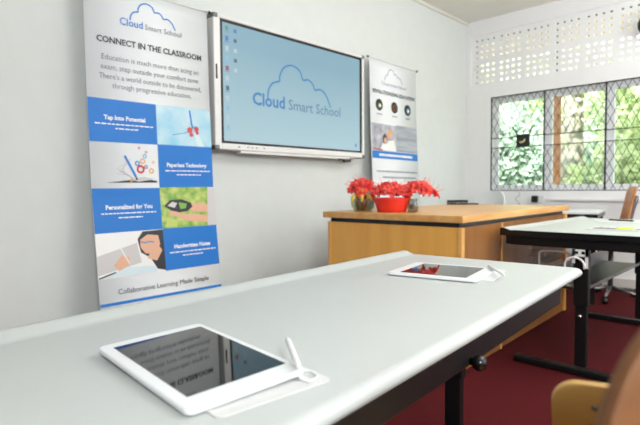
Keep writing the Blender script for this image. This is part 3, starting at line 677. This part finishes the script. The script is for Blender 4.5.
# ------------------------------------------------------------------ chairs
def curved_panel(W, z0, z1, r, curve, lean, nx=14, nz=32, taper=0, y0=0):
    rows = []
    for i in range(nz + 1):
        q = (1 - math.cos(math.pi*i/nz))/2; z = z0 + (z1 - z0)*q
        dd = min(z - z0, z1 - z); w_ = W/2 - (r - math.sqrt(max(0, r*r - (r - min(dd, r))**2))) - taper*(z1 - z)/(z1 - z0)
        row = []
        for j in range(nx + 1):
            x = w_*(2*j/nx - 1); row.append((x, y0 + curve*(x/(W/2))**2 - lean*(z - z0), z))
        rows.append(row)
    b = MB(); b.add([p for rw in rows for p in rw], [(i*(nx+1)+j, i*(nx+1)+j+1, (i+1)*(nx+1)+j+1, (i+1)*(nx+1)+j) for i in range(nz) for j in range(nx)], 0, True)
    return b
def solid(o, th): s_ = o.modifiers.new('solid', 'SOLIDIFY'); s_.thickness = th; s_.offset = 0; bv = o.modifiers.new('b', 'BEVEL'); bv.width = th*.3; bv.segments = 2; bv.limit_method = 'ANGLE'; bv.angle_limit = R(50); return o
def ply_chair(label, loc, rz, top, W=.40, r=.03, hb=.24, woodm='ply', taper=.02):
    t = thing('plywood_chair', label, 'chair', loc, rz)     # faces local +y, backrest at y = 0
    lean = .12
    solid(curved_panel(W, top - hb, top, r, .035, lean, taper=taper, y0=lean*hb).build('backrest', M[woodm], t), .011)
    for x in (-W/2 + .045, W/2 - .045):
        for z in (top - .028, top - hb + .05):
            yy_ = lean*(top - z) + .035*(x/(W/2))**2
            MB().tube([(x, yy_ - .0072, z), (x, yy_ + .0072, z)], .0032, 10).build('screw', M['grey'], t)
    st_ = MB(); vs = []; nx, ny = 12, 10
    for i in range(ny + 1):
        y = .05 + .40*i/ny; dd = min(y - .05, .45 - y); rr = .05; w_ = .20 - (rr - math.sqrt(max(0, rr*rr - (rr - min(dd, rr))**2)))
        for j in range(nx + 1): x = w_*(2*j/nx - 1); vs.append((x, y, .455 - .012*math.sin(math.pi*i/ny)*(1 - (x/.2)**2) - (.02*((i/ny - .8)/.2)**2 if i/ny > .8 else 0)))
    st_.add(vs, [(i*(nx+1)+j, i*(nx+1)+j+1, (i+1)*(nx+1)+j+1, (i+1)*(nx+1)+j) for i in range(ny) for j in range(nx)], 0, True)
    solid(st_.build('seat', M[woodm], t), .012)
    for s_ in (-1, 1):
        MB().tube(catmull([(s_*.15, lean*hb*.2 + .02, top - .05), (s_*.155, lean*hb + .03, top - hb), (s_*.16, .09, .50), (s_*.165, .08, .42), (s_*.18, .0, .01)], 4), .011, 10).build('rear_leg', M['grey'], t)
        MB().tube([(s_*.165, .09, .43), (s_*.165, .38, .43), (s_*.18, .44, .01)], .011, 10).build('front_leg', M['grey'], t)
    for y in (.38, .09): MB().tube([(-.165, y, .43), (.165, y, .43)], .009, 8).build('seat_rail', M['grey'], t)
    return t
ply_chair('plywood chair whose rounded backrest corner shows below the table edge', (.725, .040, 0), R(-52), .800)
ply_chair('plywood chair closest to the camera, blurred at right edge', (.505, -.035, 0), R(134), .977, r=.11, hb=.27, taper=-.045, woodm='ply_shade')
# swivel chair by the window
sw = thing('swivel_chair', 'wooden-backed swivel chair with grey base near the window wall', 'chair', (5.13, 1.27, 0), R(22))
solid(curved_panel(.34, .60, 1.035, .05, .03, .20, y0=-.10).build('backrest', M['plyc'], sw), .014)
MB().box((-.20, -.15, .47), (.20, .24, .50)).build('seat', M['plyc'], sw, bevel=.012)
MB().tube(catmull([(0, .0, .46), (0, -.14, .46), (0, -.20, .52), (0, -.14, .66), (0, -.20, .95)], 4), .016, 8).build('back_support', M['grey'], sw)
MB().tube([(0, 0, .09), (0, 0, .47)], .022, 12).build('column', M['grey'], sw)
for i in range(5):
    a = R(72*i + 20); MB().tube([(0, 0, .11), (.27*math.cos(a), .27*math.sin(a), .07)], [.020, .012], 8).build('base_arm', M['grey'], sw)
    MB().lathe([(0, 0), (.02, .005), (.026, .025), (.02, .05), (0, .06)], 10, 0, (.27*math.cos(a), .27*math.sin(a), 0)).build('caster', M['blackp'], sw)
# white plastic chair in the corner
wc = thing('plastic_chair', 'white plastic chair in the corner beyond the wooden desk', 'chair', (5.30, 2.62, 0), R(80))
solid(curved_panel(.42, .50, 1.00, .12, .05, .10, y0=-.14).build('backrest', M['white'], wc), .012)
MB().box((-.21, -.15, .42), (.21, .25, .44)).build('seat', M['white'], wc, bevel=.009)
for a in (-.18, .18):
    for c in (-.12, .21): MB().tube([(a*1.1, c*1.1, 0), (a, c, .43)], [.014, .02], 8).build('leg', M['white'], wc)

# round black fan high on the window wall, cut by the right edge of the view
wf = thing('wall_fan', 'small round black fan mounted high on the window wall over the vent blocks', 'fan', (XW, 1.105, 2.59))
MB().tube([(0, 0, 0), (-.07, 0, 0)], .03, 14).build('mount', M['blackp'], wf)
MB().tube([(-.07, 0, 0), (-.12, 0, 0)], [.045, .035], 16).build('motor', M['blackp'], wf)
MB().tube([(-.14, .10*math.cos(R(15*i)), .10*math.sin(R(15*i))) for i in range(25)], .012, 8, cap=False).build('guard_ring', M['blackp'], wf)
for k in range(4):
    a0 = R(90*k); bl_ = MB(); vs = []
    for i in range(5):
        q = .015 + .02*i
        for d_ in (-.35, .35): vs.append((-.135 + .012*(1 if d_ > 0 else -1), q*math.cos(a0 + d_), q*math.sin(a0 + d_)))
    bl_.add(vs, [(2*i, 2*i+1, 2*i+3, 2*i+2) for i in range(4)], 0, True); solid(bl_.build('blade', M['blackp'], wf), .003)
